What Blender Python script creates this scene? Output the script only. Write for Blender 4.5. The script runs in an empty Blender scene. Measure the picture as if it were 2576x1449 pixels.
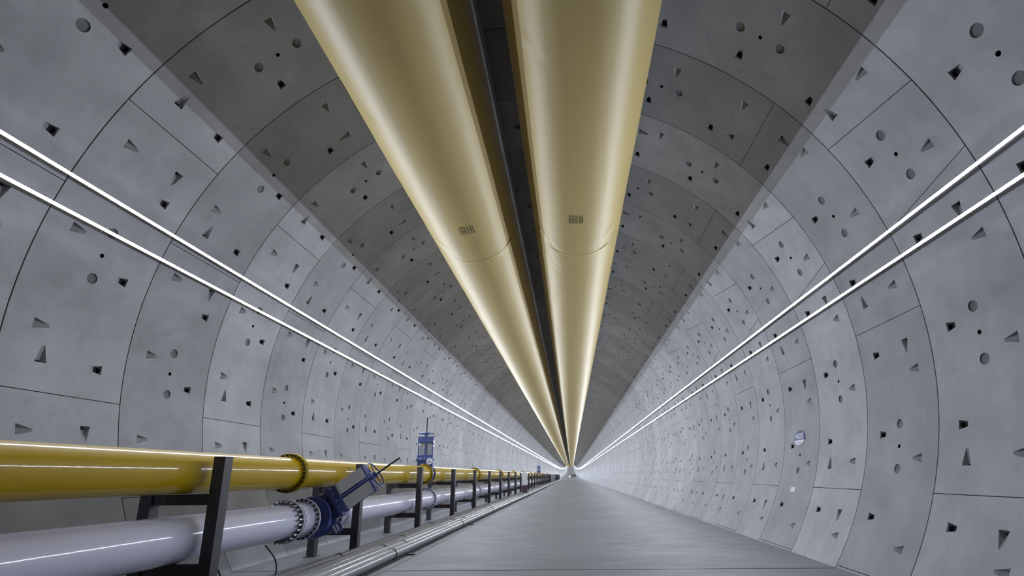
import bpy, bmesh, math, random
from mathutils import Vector, Matrix
from mathutils.geometry import delaunay_2d_cdt
random.seed(7)
S = bpy.context.scene
COL = S.collection
PI = math.pi
rad = math.radians

# ------------------------------------------------------------------ camera, world, exposure
R = 6.959            # inner radius of the segmental lining
FLOOR = -3.77        # top of the road slab (tunnel axis is at x = 0, z = 0)
CAM = Vector((0.87217, -6.30680, -2.01094))
F_ = Vector((-0.03118743, 0.97050339, 0.23906173))
R_ = Vector((0.9993085, 0.03512062, -0.01220946))
U_ = Vector((0.02024532, -0.23851563, 0.97092761))
cd = bpy.data.cameras.new('camera')
cam = bpy.data.objects.new('camera', cd)
COL.objects.link(cam)
cam.matrix_world = Matrix(((R_.x, U_.x, -F_.x, CAM.x), (R_.y, U_.y, -F_.y, CAM.y), (R_.z, U_.z, -F_.z, CAM.z), (0, 0, 0, 1)))
cd.sensor_fit = 'HORIZONTAL'
cd.sensor_width = 36.0
cd.lens = 1250.159 * 36.0 / 2576.0
cd.shift_x = -104.139 / 2576.0
cd.shift_y = 163.458 / 2576.0
cd.clip_start = 0.05
cd.clip_end = 4000
S.camera = cam

w = bpy.data.worlds.new('world'); S.world = w; w.use_nodes = True
w.node_tree.nodes['Background'].inputs[0].default_value = (0.0, 0.0, 0.0, 1)
w.node_tree.nodes['Background'].inputs[1].default_value = 0.0
S.view_settings.view_transform = 'Standard'
S.view_settings.look = 'None'
S.view_settings.gamma = 1.0
S.view_settings.use_curve_mapping = False
S.view_settings.exposure = 0.0
LED_POWER = 217.0
LED_COLOR = (0.81, 0.88, 1.0)
S.cycles.max_bounces = 8
S.cycles.diffuse_bounces = 5
S.cycles.sample_clamp_indirect = 4.0
S.cycles.caustics_reflective = False
S.cycles.caustics_refractive = False

# the tunnel runs level, then climbs
Y_RISE = 206.0
def rise(y):
    return 2.57e-5 * (y - Y_RISE) ** 2 if y > Y_RISE else 0.0
def slope(y):
    return math.atan(2 * 2.57e-5 * (y - Y_RISE)) if y > Y_RISE else 0.0
def stations(y0, y1, step=2.0):
    out = [y0]; y = y0
    while y < y1 - 1e-6:
        st = step if y < 60 else (step * 2 if y < 206 else step * 6)
        y = min(y1, y + st); out.append(y)
    return out

# ------------------------------------------------------------------ materials
def mat(name, color, rough=0.5, metal=0.0, spec=0.5, coat=0.0):
    m = bpy.data.materials.new(name); m.use_nodes = True
    b = m.node_tree.nodes['Principled BSDF']
    b.inputs['Base Color'].default_value = (*color, 1)
    b.inputs['Roughness'].default_value = rough
    b.inputs['Metallic'].default_value = metal
    b.inputs['Specular IOR Level'].default_value = spec
    b.inputs['Coat Weight'].default_value = coat
    return m
def N(m, typ, **kw):
    n = m.node_tree.nodes.new(typ)
    for k, v in kw.items():
        if k in n.inputs.keys() if hasattr(n.inputs, 'keys') else False: n.inputs[k].default_value = v
        else: setattr(n, k, v)
    return n
def L(m, a, b): m.node_tree.links.new(a, b)
def mix(m, fac, c1, c2, blend='MIX'):
    n = m.node_tree.nodes.new('ShaderNodeMix'); n.data_type = 'RGBA'; n.blend_type = blend
    for sock, v in ((n.inputs[0], fac), (n.inputs[6], c1), (n.inputs[7], c2)):
        if hasattr(v, 'links'): L(m, v, sock)
        elif isinstance(v, (int, float)): sock.default_value = v
        else: sock.default_value = (*v, 1)
    return n.outputs[2]
def ramp(m, fac, p0, p1, v0=0.0, v1=1.0):
    n = m.node_tree.nodes.new('ShaderNodeMapRange')
    n.inputs['From Min'].default_value = p0; n.inputs['From Max'].default_value = p1
    n.inputs['To Min'].default_value = v0; n.inputs['To Max'].default_value = v1
    L(m, fac, n.inputs['Value']); return n.outputs['Result']
def noise(m, vec, scale, detail=4, rough=0.55):
    n = m.node_tree.nodes.new('ShaderNodeTexNoise')
    n.inputs['Scale'].default_value = scale; n.inputs['Detail'].default_value = detail; n.inputs['Roughness'].default_value = rough
    if vec is not None: L(m, vec, n.inputs['Vector'])
    return n.outputs['Fac']
def mapped(m, src, sc):
    n = m.node_tree.nodes.new('ShaderNodeMapping'); n.inputs['Scale'].default_value = sc
    L(m, src, n.inputs['Vector']); return n.outputs['Vector']

def concrete(name, base, rough, ringtone=True, streak=None):
    m = mat(name, base, rough)
    b = m.node_tree.nodes['Principled BSDF']
    pos = N(m, 'ShaderNodeNewGeometry').outputs['Position']
    n1 = noise(m, pos, 0.9, 5, 0.6)
    n2 = noise(m, pos, 4.0, 5, 0.6)
    n3 = noise(m, mapped(m, pos, (1.4, 1.4, 0.35)), 1.6, 4, 0.6)
    dark = tuple(c * 0.80 for c in base); light = tuple(min(1, c * 1.14) for c in base)
    c = mix(m, ramp(m, n1, 0.3, 0.7), dark, light)
    c = mix(m, ramp(m, n2, 0.56, 0.72, 0, 0.35), c, tuple(c_ * 0.74 for c_ in base))
    c = mix(m, ramp(m, n3, 0.60, 0.74, 0, 0.30), c, tuple(min(1, c_ * 1.3) for c_ in base))
    if ringtone:
        oi = N(m, 'ShaderNodeObjectInfo').outputs['Random']
        k = ramp(m, oi, 0, 1, 0.82, 1.13)
        cc = m.node_tree.nodes.new('ShaderNodeCombineColor')
        for i in range(3): L(m, k, cc.inputs[i])
        c = mix(m, 1.0, c, cc.outputs[0], 'MULTIPLY')
    L(m, c, b.inputs['Base Color'])
    bp = m.node_tree.nodes.new('ShaderNodeBump'); bp.inputs['Strength'].default_value = 0.05; bp.inputs['Distance'].default_value = 0.01
    L(m, noise(m, pos, 30, 4, 0.6), bp.inputs['Height']); L(m, bp.outputs[0], b.inputs['Normal'])
    L(m, ramp(m, n2, 0.3, 0.7, rough - 0.06, rough + 0.08), b.inputs['Roughness'])
    return m
M_CON = concrete('lining_concrete', (0.285, 0.288, 0.308), 0.5)
M_PLUG = concrete('plug_mortar', (0.15, 0.155, 0.17), 0.75, False)
M_POCKET = concrete('pocket_concrete', (0.27, 0.275, 0.295), 0.7, False)
M_HOLE = mat('deep_hole', (0.012, 0.012, 0.014), 0.9, spec=0.1)
M_SHELL = mat('joint_gasket', (0.03, 0.03, 0.033), 0.9, spec=0.1)

def floor_mat():
    m = mat('floor_concrete', (0.4, 0.4, 0.4), 0.42, spec=0.22)
    b = m.node_tree.nodes['Principled BSDF']
    pos = N(m, 'ShaderNodeNewGeometry').outputs['Position']
    base = (0.142, 0.142, 0.150)
    n1 = noise(m, mapped(m, pos, (0.6, 1.0, 1)), 0.45, 5, 0.6)
    n2 = noise(m, mapped(m, pos, (0.9, 2.2, 1)), 1.1, 4, 0.55)
    n3 = noise(m, mapped(m, pos, (1.0, 1.0, 1)), 0.22, 3, 0.5)
    c = mix(m, ramp(m, n1, 0.3, 0.7), tuple(x * 0.88 for x in base), tuple(x * 1.12 for x in base))
    c = mix(m, ramp(m, n2, 0.66, 0.74, 0, 0.40), c, (0.095, 0.095, 0.094))
    c = mix(m, ramp(m, n3, 0.45, 0.65, 0, 0.40), c, (0.152, 0.147, 0.140))
    c = mix(m, ramp(m, noise(m, mapped(m, pos, (0.25, 1.6, 1)), 1.2, 4, 0.6), 0.60, 0.78, 0, 0.25), c, (0.185, 0.187, 0.19))
    L(m, c, b.inputs['Base Color'])
    L(m, ramp(m, n2, 0.3, 0.7, 0.50, 0.64), b.inputs['Roughness'])
    bp = m.node_tree.nodes.new('ShaderNodeBump'); bp.inputs['Strength'].default_value = 0.15; bp.inputs['Distance'].default_value = 0.01
    L(m, noise(m, pos, 18, 5, 0.65), bp.inputs['Height']); L(m, bp.outputs[0], b.inputs['Normal'])
    return m
M_FLOOR = floor_mat()

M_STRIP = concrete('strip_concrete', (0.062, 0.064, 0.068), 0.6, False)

def duct_mat():
    m = mat('duct_fabric', (0.42, 0.36, 0.20), 0.42, spec=0.5)
    b = m.node_tree.nodes['Principled BSDF']
    pos = N(m, 'ShaderNodeNewGeometry').outputs['Position']
    n1 = noise(m, mapped(m, pos, (0.6, 0.08, 0.6)), 1.0, 4, 0.6)
    c = mix(m, ramp(m, n1, 0.3, 0.7), (0.42, 0.315, 0.105), (0.47, 0.36, 0.14))
    L(m, c, b.inputs['Base Color'])
    b.inputs['Subsurface Weight'].default_value = 0.0
    bp = m.node_tree.nodes.new('ShaderNodeBump'); bp.inputs['Strength'].default_value = 0.25; bp.inputs['Distance'].default_value = 0.03
    L(m, noise(m, mapped(m, pos, (2.0, 0.25, 2.0)), 1.5, 3, 0.5), bp.inputs['Height']); L(m, bp.outputs[0], b.inputs['Normal'])
    return m
M_DUCT = duct_mat()
M_BAND = mat('duct_seam_fabric', (0.40, 0.345, 0.195), 0.5)
M_INK = mat('stamp_ink', (0.16, 0.13, 0.04), 0.6)

def painted(name, c, rough, var=0.12, coat=0.6):
    m = mat(name, c, rough, coat=coat)
    b = m.node_tree.nodes['Principled BSDF']
    b.inputs['Coat Roughness'].default_value = 0.03; b.inputs['Specular IOR Level'].default_value = 0.25 if coat > 0.5 else 0.5
    pos = N(m, 'ShaderNodeNewGeometry').outputs['Position']
    n1 = noise(m, mapped(m, pos, (1, 0.4, 1)), 1.7, 4, 0.6)
    L(m, mix(m, ramp(m, n1, 0.3, 0.7), tuple(x * (1 - var) for x in c), tuple(min(1, x * (1 + var)) for x in c)), b.inputs['Base Color'])
    return m
M_YEL = painted('yellow_paint', (0.40, 0.262, 0.000), 0.5, 0.04, 0.55)
M_WHI = painted('white_paint', (0.53, 0.53, 0.64), 0.42, 0.02, 0.8)
M_BLUE = painted('blue_enamel', (0.045, 0.065, 0.22), 0.38, 0.15, 0.3)
M_PLATE = painted('gate_plate_steel', (0.30, 0.30, 0.31), 0.5, 0.12, 0.0)
M_POST = painted('rack_primer', (0.036, 0.034, 0.040), 0.5, 0.2, 0.0)
M_BEAM = painted('rack_oxide', (0.034, 0.024, 0.030), 0.55, 0.2, 0.0)
M_BOLT = mat('dark_bolt', (0.015, 0.014, 0.013), 0.5, 0.3)
M_ZINC = mat('zinc_bolt', (0.55, 0.56, 0.6), 0.35, 0.7)
M_CONDUIT = painted('grey_steel_pipe', (0.21, 0.213, 0.222), 0.33, 0.12, 0.2)
M_RUBBER = mat('black_rubber', (0.02, 0.02, 0.022), 0.6)
M_ALU = mat('light_housing', (0.55, 0.56, 0.58), 0.4, 0.2)
M_BADGE = mat('white_badge', (0.6, 0.62, 0.72), 0.4)
M_SIGNBLUE = mat('sign_blue', (0.035, 0.04, 0.20), 0.4)
M_SIGNWHITE = mat('sign_white', (0.62, 0.62, 0.72), 0.4)
M_CAB = painted('cabinet_grey', (0.55, 0.55, 0.57), 0.4, 0.05, 0.1)
M_DARKRED = mat('dark_stand', (0.05, 0.02, 0.025), 0.5)
M_TARP = painted('dark_machine', (0.03, 0.033, 0.038), 0.6, 0.3, 0)
M_WIRE = mat('grey_cable', (0.30, 0.28, 0.30), 0.5)

def emis(name, col, st):
    m = bpy.data.materials.new(name); m.use_nodes = True
    nt = m.node_tree; nt.nodes.clear()
    o = nt.nodes.new('ShaderNodeOutputMaterial'); e = nt.nodes.new('ShaderNodeEmission')
    e.inputs[0].default_value = (*col, 1); e.inputs[1].default_value = st
    nt.links.new(e.outputs[0], o.inputs[0]); return m
M_LED = emis('led_tube', LED_COLOR, LED_POWER)
M_LAMP = emis('work_lamp_glow', (1, 1, 1), 25.0)

# ------------------------------------------------------------------ mesh helpers
class MB:
    def __init__(s): s.v = []; s.f = []; s.m = []; s.sm = []
    def add(s, vs, fs, mi=0, smooth=False):
        o = len(s.v); s.v += [tuple(v) for v in vs]
        for f in fs: s.f.append([i + o for i in f]); s.m.append(mi); s.sm.append(smooth)
    def box(s, a, b, mi=0, M=None, bev=0.0):
        x0, y0, z0 = a; x1, y1, z1 = b
        if bev <= 0:
            vs = [(x0,y0,z0),(x1,y0,z0),(x1,y1,z0),(x0,y1,z0),(x0,y0,z1),(x1,y0,z1),(x1,y1,z1),(x0,y1,z1)]
            fs = [(0,3,2,1),(4,5,6,7),(0,1,5,4),(1,2,6,5),(2,3,7,6),(3,0,4,7)]
        else:
            bm = bmesh.new(); bmesh.ops.create_cube(bm, size=1)
            for v in bm.verts: v.co = Vector(((x0+x1)/2+v.co.x*(x1-x0), (y0+y1)/2+v.co.y*(y1-y0), (z0+z1)/2+v.co.z*(z1-z0)))
            bmesh.ops.bevel(bm, geom=list(bm.edges), offset=bev, segments=2, affect='EDGES', profile=0.5)
            bm.verts.index_update()
            vs = [v.co.copy() for v in bm.verts]; fs = [[v.index for v in f.verts] for f in bm.faces]; bm.free()
        if M is not None: vs = [M @ Vector(v) for v in vs]
        s.add(vs, fs, mi)
    def cyl(s, p, q, r, seg=24, mi=0, r2=None, caps=True, smooth=True):
        p = Vector(p); q = Vector(q); r2 = r if r2 is None else r2
        d = (q - p).normalized(); u = d.orthogonal().normalized(); v = d.cross(u)
        vs = []
        for c, rr in ((p, r), (q, r2)):
            for i in range(seg):
                a = 2*PI*i/seg; vs.append(c + u*math.cos(a)*rr + v*math.sin(a)*rr)
        s.add(vs, [(i, (i+1) % seg, seg+(i+1) % seg, seg+i) for i in range(seg)], mi, smooth)
        if caps: s.add(vs[:seg], [list(range(seg))[::-1]], mi); s.add(vs[seg:], [list(range(seg))], mi)
    def lathe(s, p, axis, prof, seg=32, mi=0, smooth=False):
        # prof: list of (distance along axis, radius), closed or open
        p = Vector(p); d = Vector(axis).normalized(); u = d.orthogonal().normalized(); v = d.cross(u)
        vs = []
        for t, rr in prof:
            for i in range(seg):
                a = 2*PI*i/seg; vs.append(p + d*t + (u*math.cos(a) + v*math.sin(a))*rr)
        fs = []
        for k in range(len(prof)-1):
            for i in range(seg): fs.append((k*seg+i, k*seg+(i+1) % seg, (k+1)*seg+(i+1) % seg, (k+1)*seg+i))
        s.add(vs, fs, mi, smooth)
    def torus(s, c, axis, r, t, seg=40, ts=8, mi=0):
        c = Vector(c); d = Vector(axis).normalized(); u = d.orthogonal().normalized(); v = d.cross(u)
        vs = []
        for i in range(seg):
            a = 2*PI*i/seg; e = u*math.cos(a)+v*math.sin(a)
            for j in range(ts):
                b = 2*PI*j/ts; vs.append(c + e*(r+t*math.cos(b)) + d*t*math.sin(b))
        fs = [(i*ts+j, ((i+1) % seg)*ts+j, ((i+1) % seg)*ts+(j+1) % ts, i*ts+(j+1) % ts) for i in range(seg) for j in range(ts)]
        s.add(vs, fs, mi, True)
    def tube(s, pts, r, seg=10, mi=0):
        pts = [Vector(p) for p in pts]; vs = []; up = None
        for i, p in enumerate(pts):
            d = (pts[min(i+1, len(pts)-1)] - pts[max(i-1, 0)]).normalized()
            if up is None: up = d.orthogonal().normalized()
            up = (up - d*up.dot(d)).normalized(); v = d.cross(up)
            for k in range(seg):
                a = 2*PI*k/seg; vs.append(p + up*math.cos(a)*r + v*math.sin(a)*r)
        fs = [(i*seg+k, i*seg+(k+1) % seg, (i+1)*seg+(k+1) % seg, (i+1)*seg+k) for i in range(len(pts)-1) for k in range(seg)]
        fs += [list(range(seg))[::-1], [(len(pts)-1)*seg+k for k in range(seg)]]
        s.add(vs, fs, mi, True)
    def mesh(s, name, mats):
        me = bpy.data.meshes.new(name); me.from_pydata(s.v, [], s.f)
        for m in (mats if isinstance(mats, (list, tuple)) else [mats]): me.materials.append(m)
        me.polygons.foreach_set('material_index', s.m); me.polygons.foreach_set('use_smooth', s.sm)
        me.update(); return me
    def build(s, name, mats, parent=None, loc=None):
        o = bpy.data.objects.new(name, s.mesh(name, mats)); COL.objects.link(o)
        if parent is not None: o.parent = parent
        if loc is not None: o.location = loc
        return o
def empty(name, loc=(0, 0, 0)):
    o = bpy.data.objects.new(name, None); COL.objects.link(o); o.location = loc; o.empty_display_size = 0.2; return o
def tag(o, label=None, cat=None, group=None, kind=None):
    if label: o['label'] = label
    if cat: o['category'] = cat
    if group: o['group'] = group
    if kind: o['kind'] = kind
    return o
def copy_tree(o, parent=None):
    c = o.copy(); COL.objects.link(c)
    if parent is not None: c.parent = parent
    for ch in list(o.children): copy_tree(ch, c)
    return c

# ------------------------------------------------------------------ lining rings with bolt pockets
UNIT = 360.0 / 28.0
LIM = 127.0
def P3(th, v, dr=0.0):
    return Vector(((R + dr) * math.sin(th), v, (R + dr) * math.cos(th)))

def ring_layout(kind):
    """segments as (a0, b0, a1, b1): angles at the near and far ring joint; bolt pockets; plug clusters; joint pockets"""
    off = 0.7
    if kind == 0:
        segs = []
        segs.append((-135.02, -96.0, -135.02, -96.0))
        segs.append((-96.0, -57.5, -96.0, -57.5))
        segs.append((-57.5, -18.9, -57.5, -18.9))
        segs.append((-18.9, 19.6, -18.9, 19.6))
        segs.append((19.6, 59.2, 19.6, 56.5))
        segs.append((59.2, 69.5, 56.5, 72.2))       # key segment
        segs.append((69.5, 109.8, 72.2, 109.8))
        segs.append((109.8, 148.0, 109.8, 148.0))
        mids = [-76.8, -38.2, 0.35, 38.7, 64.35, 90.2]
        joints = [(-96.0, 0, 0), (-57.5, 0, 0), (-18.9, 0, 0), (19.6, 0, 0), (57.9, 0, 0.5), (70.8, 0.0, 0), (109.8, 0, 0)]
    else:
        js = [-109.2, -70.5, -32.0, 6.5, 45.1, 83.8, 122.4]
        segs = [(-148.0, -109.2, -148.0, -109.2)]
        for a, b in zip(js[:-1], js[1:]): segs.append((a, b, a, b))
        segs.append((122.4, 150, 122.4, 150))
        mids = [-89.9, -51.2, -12.7, 25.8, 64.4, 103.1]
        joints = [(j, 0, 0) for j in js]
    return segs, mids, joints

def pocket(cx, cv, dx, dv, tip, wide=0.085, wn=0.022):
    """bolt pocket outline: deep wide end towards (dx, dv), narrow shallow tip the other way"""
    px, pv = -dv, dx
    a = 0.075
    pts = [(a, -wide), (a, wide), (-tip, wn), (-tip, -wn)]
    return [(cx + t * dx + q * px, cv + t * dv + q * pv) for t, q in pts]

def build_ring(kind):
    segs, mids, joints = ring_layout(kind)
    feats = []   # (type, outline[(theta_m, v)], extra)
    def circ(a, v, r, n=20):
        u = rad(a) * R
        return [(u + r * math.cos(2*PI*i/n), v + r * math.sin(2*PI*i/n)) for i in range(n)]
    for a in mids:
        feats.append(('plug', circ(a - 3.35, 0.99, 0.088), None))
        feats.append(('plug', circ(a + 3.35, 0.99, 0.088), None))
        feats.append(('hole', circ(a, 0.99, 0.036, 14), None))
    k = -10
    while k < 11:
        aP = 10.35 + 0.7 + UNIT * k; aT = aP + 3.95
        if abs(aP) < LIM - 2: feats.append(('P', pocket(rad(aP) * R, 1.50, 0, 1, 0.11, 0.076, 0.04), (rad(aP) * R, 1.50, 0, 1)))
        if abs(aT) < LIM - 2: feats.append(('T', pocket(rad(aT) * R, 0.455, 0, -1, 0.155, 0.082), (rad(aT) * R, 0.455, 0, -1)))
        k += 1
    for j, s0, s1 in joints:
        if abs(j) > LIM - 6: continue
        if not (kind == 0 and abs(j - 57.9) < 0.5) :
            feats.append(('J', pocket(rad(j + 4.2) * R, 0.60, -1, 0, 0.19), (rad(j + 4.2) * R, 0.60, -1, 0)))
        if not (kind == 0 and abs(j - 70.8) < 0.5):
            feats.append(('J', pocket(rad(j - 4.2) * R, 1.40, 1, 0, 0.19), (rad(j - 4.2) * R, 1.40, 1, 0)))
        else:
            feats.append(('J', pocket(rad(53.9) * R, 0.60, 1, 0, 0.12), (rad(53.9) * R, 0.60, 1, 0)))
    # drop pockets that would overlap one another
    def bb(o):
        xs = [p[0] for p in o]; ys = [p[1] for p in o]; return min(xs)-.012, max(xs)+.012, min(ys)-.012, max(ys)+.012
    keep = []
    for ft in feats:
        b = bb(ft[1])
        if all(b[1] < c[0] or b[0] > c[1] or b[3] < c[2] or b[2] > c[3] for c in (bb(q[1]) for q in keep)): keep.append(ft)
    mb = MB()
    g = 0.0095; gl = 0.006
    for a0, b0, a1, b1 in segs:
        a0, b0, a1, b1 = [max(-LIM, min(LIM, x)) for x in (a0, b0, a1, b1)]
        if b0 - a0 < 0.5: continue
        gu = gl
        u = [rad(a0) * R + gu, rad(b0) * R - gu, rad(b1) * R - gu, rad(a1) * R + gu]
        poly = [(u[0], g), (u[1], g), (u[2], 2 - g), (u[3], 2 - g)]
        n0 = max(2, int((b0 - a0) / 1.3)); n1 = max(2, int((b1 - a1) / 1.3))
        n = max(n0, n1)
        bot = [(u[0] + (u[1]-u[0]) * i / n, g) for i in range(n+1)]
        top = [(u[3] + (u[2]-u[3]) * i / n, 2-g) for i in range(n+1)]
        outline = bot + top[::-1]
        verts = [Vector(p) for p in outline]; faces = [list(range(len(outline)))]; edges = []
        for i in range(1, n): edges.append((i, len(outline) - 1 - i))
        def inside(p):
            t = (p[1] - g) / (2 - 2*g)
            return u[0] + (u[3]-u[0])*t + .02 < p[0] < u[1] + (u[2]-u[1])*t - .02
        mine = []
        for ft in keep:
            if all(inside(p) for p in ft[1]):
                mine.append(ft); o = len(verts)
                verts += [Vector(p) for p in ft[1]]; faces.append(list(range(o, o + len(ft[1]))))
        rv, re, rf, ov, oe, of = delaunay_2d_cdt(verts, edges, faces, 1, 1e-5)
        base = len(mb.v)
        mb.v += [tuple(P3(p.x / R, p.y)) for p in rv]
        for f, src in zip(rf, of):
            if src and max(src) > 0: continue
            if not src: continue
            mb.f.append([base + i for i in f]); mb.m.append(0); mb.sm.append(True)
        # segment edge faces folding outwards into the joint
        nn = len(outline)
        ev = [P3(p[0] / R, p[1]) for p in outline] + [P3(p[0] / R, p[1], 0.07) for p in outline]
        mb.add(ev, [(i, (i+1) % nn, nn + (i+1) % nn, nn + i) for i in range(nn)], 0)
        for typ, ol, ex in mine:
            c = (sum(p[0] for p in ol) / len(ol), sum(p[1] for p in ol) / len(ol)); m_ = len(ol)
            if typ in ('plug', 'hole'):
                dep = 0.022 if typ == 'plug' else 0.16; mi = 1 if typ == 'plug' else 3
                vs = [P3(p[0]/R, p[1]) for p in ol] + [P3(p[0]/R, p[1], dep) for p in ol]
                mb.add(vs, [(i, (i+1) % m_, m_+(i+1) % m_, m_+i) for i in range(m_)], 2 if typ == 'plug' else 3)
                mb.add(vs[m_:], [list(range(m_))], mi)
            else:
                cx, cv, dx, dv = ex
                D = 0.115 if typ == 'P' else 0.085
                px, pv = -dv, dx
                def q(t, s_, dep): return P3((cx + t*dx + s_*px)/R, cv + t*dv + s_*pv, dep)
                w = abs((ol[0][0]-cx)*px + (ol[0][1]-cv)*pv)
                o4 = [P3(p[0]/R, p[1]) for p in ol]
                # floor of the pocket ramps from the tip down to the bearing face
                d0 = q(0.060, -w*0.62, D); d1 = q(0.060, w*0.62, D)
                vs = o4 + [d0, d1]
                mb.add(vs, [(0, 1, 5, 4)], 2); mb.add(vs, [(3, 4, 5, 2)], 2); mb.add(vs, [(0, 4, 3)], 2); mb.add(vs, [(1, 2, 5)], 2)
                # bolt hole in the bearing face
                nseg = 14; r = 0.043 if typ == 'P' else 0.03
                hc = q(0.0655, 0, 0.060); e1 = (q(0.0655, 0.05, 0.060) - hc).normalized(); e2 = (q(0.0655, 0, 0.10) - hc).normalized()
                dd = (q(-0.05, 0, 0.060) - hc).normalized()
                mb.add([hc + dd*0.004 + e1*math.cos(2*PI*i/nseg)*r + e2*math.sin(2*PI*i/nseg)*r for i in range(nseg)], [list(range(nseg))], 3)
    me = mb.mesh('lining_ring', [M_CON, M_PLUG, M_POCKET, M_HOLE])
    # orientation of normals: towards the axis
    bm = bmesh.new(); bm.from_mesh(me)
    for f in bm.faces:
        c = f.calc_center_median()
        if f.material_index == 0 and f.smooth and f.normal.dot(Vector((-c.x, 0, -c.z))) < 0: f.normal_flip()
    bm.to_mesh(me); bm.free()
    return me

RINGS = [build_ring(0), build_ring(1)]
NR0, NR1 = -9, 110
for k in range(NR0, NR1):
    o = bpy.data.objects.new('wall_lining', RINGS[k % 2]); COL.objects.link(o)
    y = 2.0 * k; o.location = (0, y, rise(y)); o.rotation_euler = (slope(y), 0, 0)
    tag(o, kind='structure')

# outer shell that closes the joints, and the plain far bore
def swept(name, prof, ys, mats, closed=False, mi=0, smooth=True, parent=None):
    mb = MB(); n = len(prof); vs = []
    for y in ys:
        a = slope(y); dz = rise(y)
        for x, z in prof: vs.append((x, y - z * math.sin(a), dz + z * math.cos(a)))
    m = n if closed else n - 1
    fs = [(i*n+j, i*n+(j+1) % n, (i+1)*n+(j+1) % n, (i+1)*n+j) for i in range(len(ys)-1) for j in range(m)]
    mb.add(vs, fs, mi, smooth)
    return mb.build(name, mats, parent)
shell_prof = [((R+0.075) * math.sin(rad(a)), (R+0.075) * math.cos(rad(a))) for a in range(-130, 131, 2)]
tag(swept('trim_1', shell_prof, stations(2.0*NR0 - 1, 2.0*NR1, 2), M_SHELL), kind='structure')
far_prof = [(R * math.sin(rad(a)), R * math.cos(rad(a))) for a in range(-130, 131, 3)]
yy = 2.0 * NR1; k = 0
for i in range(100):
    # far rings: one short barrel for each ten metres, with a shadow gap between
    L_ = 9.94
    tag(swept('wall_lining', far_prof, [yy, yy + L_ / 2, yy + L_], M_CON), kind='structure')
    yy += 10.0
Y_END = yy

# floor slabs
def slab(y0, y1):
    xw = math.sqrt(R * R - FLOOR * FLOOR) + 0.03
    prof = [(-xw, FLOOR - 0.3), (-xw, FLOOR), (xw, FLOOR), (xw, FLOOR - 0.3)]
    ys = stations(y0 + 0.025, y1 - 0.025, 4)
    mb = MB(); vs = []
    for y in ys:
        for x, z in prof: vs.append((x, y, z + rise(y)))
    fs = [(i*4+j, i*4+j+1, (i+1)*4+j+1, (i+1)*4+j) for i in range(len(ys)-1) for j in range(3)]
    mb.add(vs, fs); mb.add(vs[:4], [(0, 1, 2, 3)]); mb.add(vs[-4:], [(3, 2, 1, 0)])
    o = mb.build('floor', M_FLOOR); tag(o, kind='structure'); return o
slab(-19, 3.93)
y = 3.93
for L_ in (58.07, 48, 48, 48, 48, 60, 60, 120, 120, 120, 120, 120, 120, 120, 120):
    slab(y, y + L_); y += L_
# thin dark strip laid along the foot of the front floor pipe
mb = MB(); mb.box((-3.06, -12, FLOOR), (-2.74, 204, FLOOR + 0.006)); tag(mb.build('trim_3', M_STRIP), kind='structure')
mb = MB(); mb.box((-6.5, -19, FLOOR - 0.9), (6.5, 206, FLOOR - 0.31)); tag(mb.build('trim_2', M_SHELL), kind='structure')

# ------------------------------------------------------------------ LED line lights (four runs)
def line_light(x, z, label, clip_phase):
    root = empty('line_light', (x, 0, z)); tag(root, label, 'light', 'LED line lights along the tunnel walls')
    n = Vector((-x, -z)).normalized(); t = Vector((-n.y, n.x))
    ys = stations(-1.2, 1180.0, 2.0)
    # housing: shallow channel behind the diffuser
    def sweep(name, prof, mats):
        pr = [(x + n.x * d + t.x * s_, z + n.y * d + t.y * s_) for d, s_ in prof]
        m_ = MB(); vs = []; k_ = len(pr)
        for yv in ys:
            a = slope(yv); dz = rise(yv)
            for px, pz in pr: vs.append((px - x, yv - pz * math.sin(a), dz + pz * math.cos(a) - z))
        m_.add(vs, [(i*k_+j, i*k_+(j+1) % k_, (i+1)*k_+(j+1) % k_, (i+1)*k_+j) for i in range(len(ys)-1) for j in range(k_ if name == 'housing' else k_ - 1)])
        m_.add(vs[:k_], [list(range(k_))[::-1]])
        return m_.build(name, mats, root)
    sweep('housing', [(-0.035, -0.021), (-0.035, 0.021), (0.0, 0.024), (0.0, -0.024)], M_ALU)
    d = sweep('diffuser', [(0.002, -0.020), (0.002, 0.020)], M_LED)
    # wall clips
    for i in range(24):
        yc = clip_phase + 2.0 * i
        m_ = MB()
        p0 = Vector((n.x * -0.035, yc, n.y * -0.035)); p1 = Vector((n.x * -0.10, yc, n.y * -0.10))
        m_.cyl(p0, p1, 0.012, 8); m_.build('wall_clip', M_ALU, root)
    return root
LEDS = [(6.52, 2.075), (6.66, 1.605), (-6.42, 2.395), (-6.57, 1.925)]
line_light(*LEDS[0], 'upper of the two white LED lines on the right wall', -1.0)
line_light(*LEDS[1], 'lower of the two white LED lines on the right wall', -0.4)
line_light(*LEDS[2], 'upper of the two white LED lines on the left wall', -1.0)
line_light(*LEDS[3], 'lower of the two white LED lines on the left wall, above the yellow pipe', -0.4)

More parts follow.
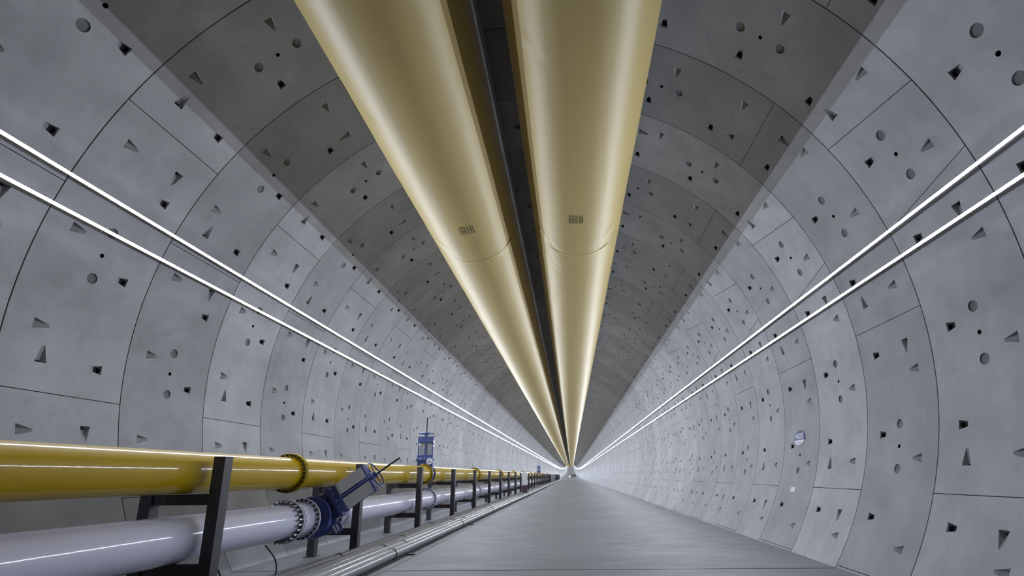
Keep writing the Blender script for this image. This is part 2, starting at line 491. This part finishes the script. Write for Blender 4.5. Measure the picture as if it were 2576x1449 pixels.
# ------------------------------------------------------------------ ventilation ducts
def duct(x, z, r, label, stamp_xy, seams, creases):
    root = empty('ventilation_duct', (x, 0, z)); tag(root, label, 'duct', 'ventilation ducts under the crown')
    seg = 64
    ys = [-9 + 0.5 * i for i in range(12)] + [-3 + 0.05 * i for i in range(300)] + [12 + 0.25 * i for i in range(76)] + stations(31, 1180, 3)
    mb = MB(); vs = []
    for y in ys:
        a = slope(y); dz = rise(y)
        for i in range(seg):
            t = 2*PI*i/seg
            rr = r
            if y < 32:
                for yc_, tc_, ln, sl, dp in creases:
                    dt = math.atan2(math.sin(t - tc_), math.cos(t - tc_))
                    d = y - yc_ - sl * dt
                    rr -= dp * math.exp(-(d / 0.10)**2) * math.exp(-(dt / ln)**2)
                rr += 0.002 * math.sin(1.3*y + 3*t)
            px, pz = rr * math.cos(t), rr * math.sin(t)
            vs.append((px, y - (pz + z) * math.sin(a), dz + pz * math.cos(a) + z * (math.cos(a) - 1)))
    n = len(ys)
    mb.add(vs, [(i*seg+j, i*seg+(j+1) % seg, (i+1)*seg+(j+1) % seg, (i+1)*seg+j) for i in range(n-1) for j in range(seg)], 0, True)
    mb.build('duct_skin', M_DUCT, root)
    for ysm, ph in seams:
        m_ = MB(); m_.lathe((0, ysm, 0), (0, 1, 0), [(-0.05, r+0.0021), (-0.045, r+0.0035), (0.045, r+0.0035), (0.05, r+0.0021)], 64, 0, True)
        m_.build('seam_band', M_DUCT, root)
    # suspension fins and straps on top
    for i in range(40):
        yc = -8 + 5.0 * i
        m_ = MB(); m_.box((-0.02, yc - 0.04, r - 0.02), (0.02, yc + 0.04, math.sqrt(R*R - x*x) - z - 0.01)); m_.build('hanger_strap', M_WIRE, root)
    # stamped block letters on the belly: a box character, a narrow one and two bars
    a0, y0 = stamp_xy
    m_ = MB()
    def ink(s0, s1, v0, v1):
        k_ = 3; vv = []
        for v in (v0, v1):
            for i in range(k_+1):
                sa = (s0 + (s1 - s0) * i / k_) * 0.85 / r + a0
                vv.append(((r + 0.007) * math.sin(sa), y0 + v * 0.85, -(r + 0.007) * math.cos(sa)))
        m_.add(vv, [(i, i+1, k_+2+i, k_+1+i) for i in range(k_)])
    ink(-0.19, -0.165, -0.20, 0.20); ink(-0.19, -0.02, 0.17, 0.20); ink(-0.19, -0.02, 0.02, 0.05); ink(-0.115, -0.095, -0.20, 0.20); ink(-0.045, -0.02, -0.20, 0.20); ink(-0.19, -0.02, -0.20, -0.17)
    ink(0.01, 0.07, 0.17, 0.20); ink(0.03, 0.05, -0.20, 0.20)
    ink(0.105, 0.135, -0.22, 0.20); ink(0.165, 0.19, -0.15, 0.20)
    m_.build('stamped_mark', M_INK, root)
    return root
duct(-1.646, 4.69, 1.165, 'left of the two tan fabric ventilation ducts hanging from the crown', (0.18, 4.15), [(5.9, 1.0), (25.5, 2.0)],
     [(0.55, -2.35, 0.22, 0.5, 0.02), (0.75, -2.3, 0.15, 0.5, 0.012), (3.1, -2.55, 0.3, 0.6, 0.018), (5.2, -2.3, 0.3, 1.2, 0.03), (5.6, -2.75, 0.3, 0.8, 0.02), (6.9, -2.5, 0.25, 0.7, 0.02), (7.6, -2.6, 0.2, 0.6, 0.015), (5.9, -0.6, 0.25, -1.0, 0.022), (8.9, -2.5, 0.2, 0.6, 0.015), (9.8, -2.4, 0.2, 0.7, 0.015)])
duct(1.159, 4.69, 1.150, 'right of the two tan fabric ventilation ducts hanging from the crown', (-0.06, 3.80), [(5.7, 0.0), (25.5, 2.6)],
     [(5.3, -2.35, 0.3, 1.1, 0.03), (6.4, -2.3, 0.2, 0.9, 0.02), (6.9, -2.2, 0.15, 0.9, 0.014), (4.9, -0.75, 0.25, -1.3, 0.03), (5.6, -0.9, 0.18, -1.0, 0.018), (-0.6, -2.3, 0.2, 0.8, 0.012), (8.6, -2.3, 0.2, 0.8, 0.016), (9.6, -2.3, 0.2, 0.8, 0.012)])
mb = MB(); mb.tube([(-0.80, y, 6.845 + rise(y)) for y in stations(-12, 204, 4)], 0.045, 10)
tag(mb.build('crown_cable', M_WIRE), 'thin grey cable running along the crown between the two ducts', 'cable')

# ------------------------------------------------------------------ pipe racks
FX, RX, PW = -4.195, -5.19, 0.17
ZT = -1.69
def make_rack():
    root = empty('pipe_rack', (0, 0, FLOOR))
    def hbeam(name, x, z0, z1):
        # H section: two flanges facing the road and the wall, web between
        m_ = MB(); h = PW / 2
        m_.box((x - h, -h, z0), (x + h, -h + 0.012, z1)); m_.box((x - h, h - 0.012, z0), (x + h, h, z1)); m_.box((x + h - 0.02, -h + 0.012, z0), (x + h, h - 0.012, z1)); m_.box((x - h, -h + 0.012, z0), (x - h + 0.012, h - 0.012, z1))
        m_.box((x - h, -h, z1 - 0.008), (x + h, h, z1))
        o = m_.build(name, M_POST, root)
        return o
    o = hbeam('front_post', FX, 0.012, ZT - FLOOR)
    o = hbeam('rear_post', RX, 0.012, -2.20 - FLOOR)
    for x in (FX, RX):
        m_ = MB()
        if x == RX: m_.box((x - 0.13, -0.13, 0), (x + 0.13, 0.13, 0.012))
        else: m_.box((x - 0.10, -0.13, 0), (x + 0.082, 0.13, 0.012))
        m_.build('base_plate', M_POST, root)
    for zt in (-2.215, -3.155):
        m_ = MB(); m_.box((RX + PW/2 if zt < -3 else RX - PW/2, -0.06, zt - 0.145 - FLOOR), (FX - PW/2, 0.06, zt - FLOOR)); m_.build('crossbeam', M_BEAM, root)
    return root
rack0 = make_rack()
labels = ['nearest dark steel pipe rack, its post cut by the bottom edge of the photo',
          'second nearest dark steel pipe rack, standing behind the tilted blue gate valve',
          'third dark steel pipe rack, in front of the upright blue gate valve',
          'fourth dark steel pipe rack, between the upright valve and the next yellow flange',
          'fifth dark steel pipe rack, just nearer than the third yellow flange',
          'sixth dark steel pipe rack, just beyond the third yellow flange',
          'seventh dark steel pipe rack, beside the fourth yellow flange',
          'eighth dark steel pipe rack, second before the pale cabinet',
          'ninth dark steel pipe rack, directly before the pale cabinet',
          'tenth dark steel pipe rack, directly behind the pale cabinet']
racks = []
y = 0.85
ry = [0.935 + 4.87 * k for k in range(-1, 44)]
for i, yv in enumerate(ry):
    o = rack0 if i == 0 else copy_tree(rack0)
    o.location = (0, yv, FLOOR + rise(yv))
    racks.append(o)
    if i == 0: lab = 'dark steel pipe rack just outside the left edge of the photo'
    elif i <= 10: lab = labels[i - 1]
    elif i <= 24: lab = 'dark steel pipe rack between the pale cabinet and the long dark panel'
    else: lab = 'tiny dark pipe rack in the far end of the row'
    tag(o, lab, 'pipe rack', 'steel racks carrying the two pipes')

# ------------------------------------------------------------------ yellow and white pipe runs
YX, YZ, YR = -4.72, -1.905, 0.300
WX, WZ, WR = -4.72, -2.825, 0.322
def flange(root, x, z, r, y, mats, bolts=22, pair=True, wide=0.085, near=False):
    """a bolted flange as a part of its pipe; each bolt a sub-part where the photo shows them large"""
    m_ = MB()
    R2 = r + wide
    for s0, s1 in (((-0.045, -0.012), (0.012, 0.045)) if pair else ((-0.02, 0.02),)):
        m_.lathe((0, y, 0), (0, 1, 0), [(s0, r - 0.01), (s0, R2 - 0.006), (s0 + 0.006, R2), (s1 - 0.006, R2), (s1, R2 - 0.006), (s1, r - 0.01)], 48, 0, False)
    m_.lathe((0, y, 0), (0, 1, 0), [(-0.012, r), (-0.012, R2 - 0.02), (0.012, R2 - 0.02), (0.012, r)], 40, 1)
    hb = 0.045 if pair else 0.02
    def bolt(mb_, i, mi):
        a = 2*PI*i/bolts; bx, bz = (r + wide*0.62) * math.cos(a), (r + wide*0.62) * math.sin(a)
        mb_.cyl((bx, y - hb - 0.035, bz), (bx, y - hb, bz), 0.024, 6, mi, smooth=False)
        mb_.cyl((bx, y + hb, bz), (bx, y + hb + 0.035, bz), 0.024, 6, mi, smooth=False)
        mb_.cyl((bx, y - hb, bz), (bx, y + hb, bz), 0.013, 6, mi, smooth=False)
    if not near:
        for i in range(bolts): bolt(m_, i, 1)
    fl = m_.build('flange', [mats, M_BOLT], root)
    if near:
        for i in range(bolts):
            q = MB(); bolt(q, i, 0); q.build('bolt', M_BOLT, fl)
    return fl
def pipe_run(name, x, z, r, m_, label, gaps=()):
    root = empty(name, (x, 0, z)); tag(root, label, 'pipe')
    mb = MB(); seg = 48
    y_edges = [-12.0] + [g for gp in gaps for g in gp] + [205.0]
    for a, b in zip(y_edges[0::2], y_edges[1::2]):
        ys = stations(a, b, 8); vs = []
        for y in ys:
            for i in range(seg):
                t = 2*PI*i/seg; vs.append((r*math.cos(t), y, r*math.sin(t)))
        mb.add(vs, [(i*seg+j, i*seg+(j+1) % seg, (i+1)*seg+(j+1) % seg, (i+1)*seg+j) for i in range(len(ys)-1) for j in range(seg)], 0, True)
        for kk in (0, len(ys)-1): mb.add(vs[kk*seg:(kk+1)*seg], [list(range(seg))])
    mb.build('pipe_barrel', m_, root)
    return root
yel = pipe_run('yellow_pipe', YX, YZ, YR, M_YEL, 'large glossy yellow pipe carried on top of the racks along the left wall', gaps=[(12.86, 13.22), (81.12, 81.48)])
whi = pipe_run('white_pipe', WX, WZ, WR, M_WHI, 'large glossy white pipe on the racks underneath the yellow pipe', gaps=[(4.32, 5.32)])
flange(yel, 0, 0, YR, 3.63, M_YEL, 26, near=True)
for y in (12.84, 13.24): flange(yel, 0, 0, YR, y, M_YEL, 22, False, 0.075)
for y in (23.0, 32.7, 42.3, 52.0, 61.8, 71.5, 81.1, 81.5, 91.0, 110.0): flange(yel, 0, 0, YR, y, M_YEL, 20)
# plain weld collars near the near posts
flange(whi, 0, 0, WR, 3.68, M_WHI, 24, True, 0.085, near=True)
flange(whi, 0, 0, WR, 4.27, M_WHI, 24, False, 0.090, near=True)
flange(whi, 0, 0, WR, 5.35, M_WHI, 24, False, 0.090, near=True)
m_ = MB(); m_.lathe((0, 3.9, 0), (0, 1, 0), [(-0.17, WR), (-0.16, WR + 0.02), (0.22, WR + 0.02), (0.24, WR)], 48, 0, True); m_.build('expansion_sleeve', M_WHI, whi)
for i in range(24):
    a = 2*PI*(i+0.5)/24; bx, bz = (WR+0.055)*math.cos(a), (WR+0.055)*math.sin(a)
    m_ = MB(); m_.cyl((bx, 3.50, bz), (bx, 3.64, bz), 0.014, 8); m_.cyl((bx, 3.50, bz), (bx, 3.53, bz), 0.024, 6, smooth=False)
    m_.build('stud', M_ZINC, whi)
for y in (13.4, 23.2, 33.0, 42.6, 52.3, 62.0): flange(whi, 0, 0, WR, y, M_WHI, 20)

# ------------------------------------------------------------------ knife gate valves
def gate_valve(y, px, pz, pr, tilt, label, stem=0.60, full=False):
    """tilt = angle of the stem from the vertical towards the road"""
    root = empty('gate_valve', (px, y, pz)); root.rotation_euler = (0, tilt, 0)
    tag(root, label, 'valve', 'blue gate valves on the pipes')
    r = pr; fr = 2.0 if full else 1.0
    m_ = MB()
    # body ring around the pipe line, slab-sided at the top where the gland box sits
    m_.lathe((0, 0, 0), (0, 1, 0), [(-0.17, r - 0.02), (-0.17, r + 0.05*fr), (-0.11, r + 0.06*fr), (-0.10, r + 0.03*fr), (0.10, r + 0.03*fr), (0.11, r + 0.06*fr), (0.17, r + 0.05*fr), (0.17, r - 0.02)], 48, 0, False)
    m_.box((-0.30, -0.085, 0.0), (0.30, 0.085, r + 0.20), bev=0.02)
    m_.box((-0.335, -0.13, r + 0.18), (0.335, 0.13, r + 0.28), bev=0.012)
    m_.box((-0.31, -0.10, r + 0.27), (0.31, 0.10, r + 0.42), bev=0.015)
    for sx in (-1, 1):
        m_.box((sx*0.20 - 0.015, -0.12, r*0.5), (sx*0.20 + 0.015, 0.12, r + 0.19))
    m_.build('body', M_BLUE, root)
    m_ = MB()
    for sx in (-0.29, -0.15, 0, 0.15, 0.29):
        for sy in (-0.105, 0.105): m_.cyl((sx, sy, r+0.275), (sx, sy, r+0.315), 0.016, 6, smooth=False)
    m_.build('gland_bolts', M_ZINC, root)
    # yoke: two side plates and a crosshead
    z0, z1 = r + 0.41, r + 1.10
    for sx in (-1, 1):
        m_ = MB(); m_.box((sx*0.275 - 0.02, -0.07, z0), (sx*0.275 + 0.02, 0.07, z1), bev=0.004); m_.build('yoke_side', M_BLUE, root)
    m_ = MB(); m_.box((-0.30, -0.085, z1 - 0.20), (0.30, -0.06, z1)); m_.box((-0.30, 0.06, z1 - 0.20), (0.30, 0.085, z1)); m_.box((-0.31, -0.09, z1 - 0.012), (0.31, 0.09, z1 + 0.012)); m_.build('crosshead', M_BLUE, root)
    if full:
        for sx in (-1, 1):
            q = MB(); q.box((min(sx*0.05, sx*0.31), -0.105, z0), (max(sx*0.05, sx*0.31), -0.085, z1 - 0.03)); tag(q.build('guard_plate', M_PLATE, root), 'flat grey guard plate')
    m_ = MB(); m_.box((-0.245, -0.008, z0 - 0.03), (0.245, 0.008, z1 - 0.10)); tag(m_.build('gate_plate', M_PLATE, root), 'plain grey steel gate plate between the yoke sides')
    m_ = MB(); m_.cyl((0, -0.07, z0 - 0.02), (0, -0.07, z1 + 0.05), 0.032, 16); m_.cyl((0, 0, z1), (0, 0, z1 + 0.16), 0.055, 20); m_.cyl((0, 0, z1 + 0.06), (0, 0, z1 + 0.12), 0.075, 20); m_.build('stem_nut', M_BLUE, root)
    m_ = MB(); m_.cyl((0, 0, z1 - 0.1), (0, 0, z1 + 0.16 + stem), 0.022, 12); m_.build('stem_rod', M_BOLT, root)
    zh = z1 + 0.135
    m_ = MB(); m_.torus((0, 0, zh), (0, 0, 1), 0.29, 0.017, 40, 8)
    for i in range(5):
        a = 2*PI*i/5 + 0.3; m_.tube([(0.05*math.cos(a), 0.05*math.sin(a), zh), (0.17*math.cos(a), 0.17*math.sin(a), zh - 0.02), (0.285*math.cos(a), 0.285*math.sin(a), zh)], 0.012, 8)
    m_.build('handwheel', M_BLUE, root)
    return root
def badge(root, x, y, z, rr, blue):
    m_ = MB(); m_.cyl((x, y, z), (x, y - 0.02, z), rr, 28); b = m_.build('badge_disc', M_BLUE if blue else M_BADGE, root)
    m_ = MB()
    if blue:
        m_.box((x - rr*0.62, y - 0.026, z + rr*0.12), (x + rr*0.62, y - 0.020, z + rr*0.42)); m_.box((x - rr*0.68, y - 0.026, z - rr*0.45), (x + rr*0.68, y - 0.020, z - rr*0.12))
        m_.build('badge_lines', M_BADGE, b)
    else:
        m_.tube([(x - rr*0.5, y - 0.024, z - rr*0.35), (x + rr*0.1, y - 0.024, z + rr*0.45), (x + rr*0.6, y - 0.024, z - rr*0.35), (x - rr*0.5, y - 0.024, z - rr*0.35)], rr*0.07, 6)
        m_.build('badge_lines', M_BLUE, b)
v1 = gate_valve(4.82, WX, WZ, WR, rad(55.5), 'blue gate valve on the white pipe, tilted out towards the road', full=True)
badge(v1, 0.53, -0.24, 0.40, 0.125, True)
v2 = gate_valve(13.04, YX, YZ, YR, rad(0), 'blue gate valve standing upright on top of the yellow pipe')
badge(v2, 0.20, -0.14, 0.47, 0.12, False)
v3 = gate_valve(81.3, YX, YZ, YR, 0.0, 'small dark upright gate valve far down the yellow pipe, beyond the pale cabinet')

# ------------------------------------------------------------------ five steel pipes lying on the floor
fl_lab = ['steel floor pipe nearest the road, brightest of the row of five',
          'second steel floor pipe from the road',
          'middle one of the five steel floor pipes',
          'fourth steel floor pipe from the road',
          'steel floor pipe nearest the rack posts, fifth from the road']
PR = 0.112
for i in range(5):
    x = -3.12 - 0.225 * i; z = FLOOR + PR + 0.001
    root = empty('floor_pipe', (x, 0, z)); tag(root, fl_lab[i], 'pipe', 'grey steel pipes lying side by side on the floor')
    mb = MB(); seg = 32; ys = stations(-12, 206, 6); vs = []
    for y in ys:
        for j in range(seg):
            t = 2*PI*j/seg; vs.append((PR*math.cos(t), y, PR*math.sin(t)))
    mb.add(vs, [(a*seg+j, a*seg+(j+1) % seg, (a+1)*seg+(j+1) % seg, (a+1)*seg+j) for a in range(len(ys)-1) for j in range(seg)], 0, True)
    mb.build('pipe_barrel', M_CONDUIT, root)
    ph = (5.25, 6.7, 5.9, 7.9, 4.6)[i]
    for k in range(-1, 14):
        y = ph + 7.0 * k
        m_ = MB(); m_.lathe((0, y, 0), (0, 1, 0), [(-0.03, PR - 0.003), (-0.03, PR + 0.010), (0.03, PR + 0.010), (0.03, PR - 0.003)], 32, 0, True)
        tag(m_.build('coupling', M_RUBBER, root), 'black coupling ring')
# small timber-like spacers under the front pipe
for y in (5.9, 13.0):
    m_ = MB(); m_.box((-2.98, y - 0.04, FLOOR), (-2.80, y + 0.04, FLOOR + 0.035), bev=0.004)
    tag(m_.build('floor_chock', M_RUBBER), 'small dark chock on the floor against the front steel pipe, %s' % ('nearer one' if y < 8 else 'farther one'), 'chock', 'chocks beside the front floor pipe')

# cables that hang from the white pipe to the floor
def hang(pts, label):
    m_ = MB(); m_.tube(pts, 0.013, 8); tag(m_.build('loose_cable', M_RUBBER), label, 'cable')
def curve(p, q, sag, n=10):
    p, q = Vector(p), Vector(q); out = []
    for i in range(n+1):
        t = i/n; v = p.lerp(q, t); v += Vector((0.10*math.sin(PI*t), 0, -sag*math.sin(PI*t))); out.append(v)
    return out
hang(curve((-4.45, 1.25, -3.05), (-4.30, 1.45, FLOOR + 0.014), 0.0), 'short black cable dropping to the floor beside the nearest rack post')
hang(curve((-4.80, 3.25, -3.20), (-4.66, 3.45, FLOOR + 0.014), 0.0), 'short black cable dropping to the floor under the first white flange')

# ------------------------------------------------------------------ wall sign with the ring number
th = rad(99.5)
root = empty('ring_number_sign', P3(th, 7.05, -0.004))
# local frame: X along the tunnel axis towards the camera-left, Y up the wall, Z into the bore
ex = Vector((0, -1, 0)); ez = Vector((-math.sin(th), 0, -math.cos(th))); ey = ez.cross(ex)
if ey.z < 0: ey = -ey; 
ex = ey.cross(ez)
root.matrix_world = Matrix(((ex.x, ey.x, ez.x, root.location.x), (ex.y, ey.y, ez.y, root.location.y), (ex.z, ey.z, ez.z, root.location.z), (0, 0, 0, 1)))
tag(root, 'round blue and white number sign reading 4055 on the right wall', 'sign')
m_ = MB(); n = 28
def plate(mb_, pts, z0, z1, mi=0):
    k_ = len(pts); vs = [(x, y, z0) for x, y in pts] + [(x, y, z1) for x, y in pts]
    mb_.add(vs, [list(range(k_))[::-1], list(range(k_, 2*k_))] + [(i, (i+1) % k_, k_+(i+1) % k_, k_+i) for i in range(k_)], mi)
yb = -0.045
plate(m_, [(0.30*math.cos(PI*i/n), yb + 0.25*math.sin(PI*i/n)) for i in range(n+1)], 0.0, 0.012); m_.build('blue_field', M_SIGNBLUE, root)
m_ = MB()
plate(m_, [(-0.27, yb - 0.004)] + [(0.27*math.cos(PI + PI*i/n), yb - 0.05*0 - 0.13*math.sin(PI*i/n)) for i in range(1, n)] + [(0.27, yb - 0.004)], 0.0, 0.012); m_.build('white_field', M_SIGNWHITE, root)
m_ = MB(); plate(m_, [(-0.15, yb - 0.055), (-0.08, yb - 0.075), (0.08, yb - 0.075), (0.15, yb - 0.055), (0.08, yb - 0.063), (-0.08, yb - 0.063)], 0.012, 0.015); m_.build('small_print', M_SIGNBLUE, root)
cu = bpy.data.curves.new('digits', 'FONT'); cu.body = '4055'; cu.size = 0.20; cu.align_x = 'CENTER'; cu.extrude = 0.002; cu.offset = 0.004
tmp = bpy.data.objects.new('digits_tmp', cu); COL.objects.link(tmp)
bpy.context.view_layer.update()
me = bpy.data.meshes.new_from_object(tmp.evaluated_get(bpy.context.evaluated_depsgraph_get()))
bpy.data.objects.remove(tmp)
me.materials.clear(); me.materials.append(M_SIGNWHITE)
dg = bpy.data.objects.new('digits', me); COL.objects.link(dg); dg.parent = root; dg.location = (0, yb + 0.03, 0.015); dg.scale = (1.12, 1.0, 1)

c_ = P3(rad(110.5), 7.05, -0.003)
t_ = rad(110.5); m_ = MB()
e_ = Vector((math.cos(t_), 0, -math.sin(t_))); n_ = Vector((-math.sin(t_), 0, -math.cos(t_)))
vs = [c_ + e_*a + Vector((0, b, 0)) for a, b in ((-0.06, -0.13), (0.06, -0.13), (0.06, 0.13), (-0.06, 0.13))]
m_.add(vs + [v + n_*0.004 for v in vs], [(0, 1, 2, 3), (4, 5, 6, 7), (0, 1, 5, 4), (1, 2, 6, 5), (2, 3, 7, 6), (3, 0, 4, 7)])
tag(m_.build('paper_label', M_BADGE), 'small blank whitish label stuck on the right wall below the number sign', 'label')

# ------------------------------------------------------------------ things farther down the tunnel
root = empty('electrical_cabinet', (-3.45, 41.0, FLOOR)); tag(root, 'pale grey electrical cabinet on dark legs, in front of the rack row', 'cabinet')
m_ = MB(); m_.box((-0.24, -0.15, 0.9), (0.24, 0.15, 2.05), bev=0.01); m_.build('cabinet_body', M_CAB, root)
m_ = MB(); m_.box((-0.21, -0.165, 0.93), (-0.01, -0.15, 2.02)); m_.build('cabinet_door', M_CAB, root)
m_ = MB(); m_.box((0.01, -0.165, 0.93), (0.21, -0.15, 2.02)); m_.build('cabinet_door', M_CAB, root)
for sx in (-0.22, 0.22):
    m_ = MB(); m_.box((sx - 0.03, -0.03, 0.0), (sx + 0.03, 0.03, 0.9)); m_.build('stand_leg', M_DARKRED, root)
m_ = MB(); m_.box((-0.20, -0.12, 0.25), (0.20, 0.12, 0.75), bev=0.02); m_.build('lower_box', M_DARKRED, root)

m_ = MB(); m_.box((FX + PW/2 + 0.005, 116, FLOOR + 0.30), (FX + PW/2 + 0.06, 150, FLOOR + 2.0), bev=0.01)
tag(m_.build('cover_panel', M_TARP), 'long dark panel fixed along the rack posts far down the left side', 'panel')

def cart(x, y, w_, h, label, lamp=False):
    root = empty('work_vehicle', (x, y, FLOOR + rise(y))); tag(root, label, 'vehicle')
    m_ = MB(); m_.box((-w_/2, 0, 0.4), (w_/2, 3.4, h), bev=0.1); m_.box((-w_/2 + 0.1, 0.9, h - 0.05), (w_/2 - 0.1, 2.8, h + 0.6), bev=0.12); m_.build('body_shell', M_TARP, root)
    for yv in (0.7, 2.7):
        m_ = MB()
        for sx in (-w_/2 + 0.1, w_/2 - 0.1): m_.cyl((sx - 0.1, yv, 0.36), (sx + 0.1, yv, 0.36), 0.36, 20)
        m_.build('wheel_pair', M_RUBBER, root)
    if lamp:
        m_ = MB(); m_.cyl((0, -0.06, 0.85), (0, 0.02, 0.85), 0.42, 24); tag(m_.build('headlamp', M_LAMP, root), 'glowing white lamp')
cart(-0.2, 300, 1.6, 1.2, 'far work vehicle with a bright white lamp, beside the end of the pipe row', True)
cart(1.85, 330, 1.0, 1.3, 'small dark vehicle far off, just right of the bright lamp')
cart(3.4, 345, 1.0, 1.3, 'small dark vehicle far off, rightmost of the three on the slope')
# pale band across the road where the climb begins
m_ = MB(); m_.box((-3.2, 226, FLOOR + 0.0 + rise(226)), (5.3, 232, FLOOR + 0.10 + rise(232)), bev=0.01)
tag(m_.build('road_band', M_CAB), 'pale flat band across the road far down the tunnel', 'plate')
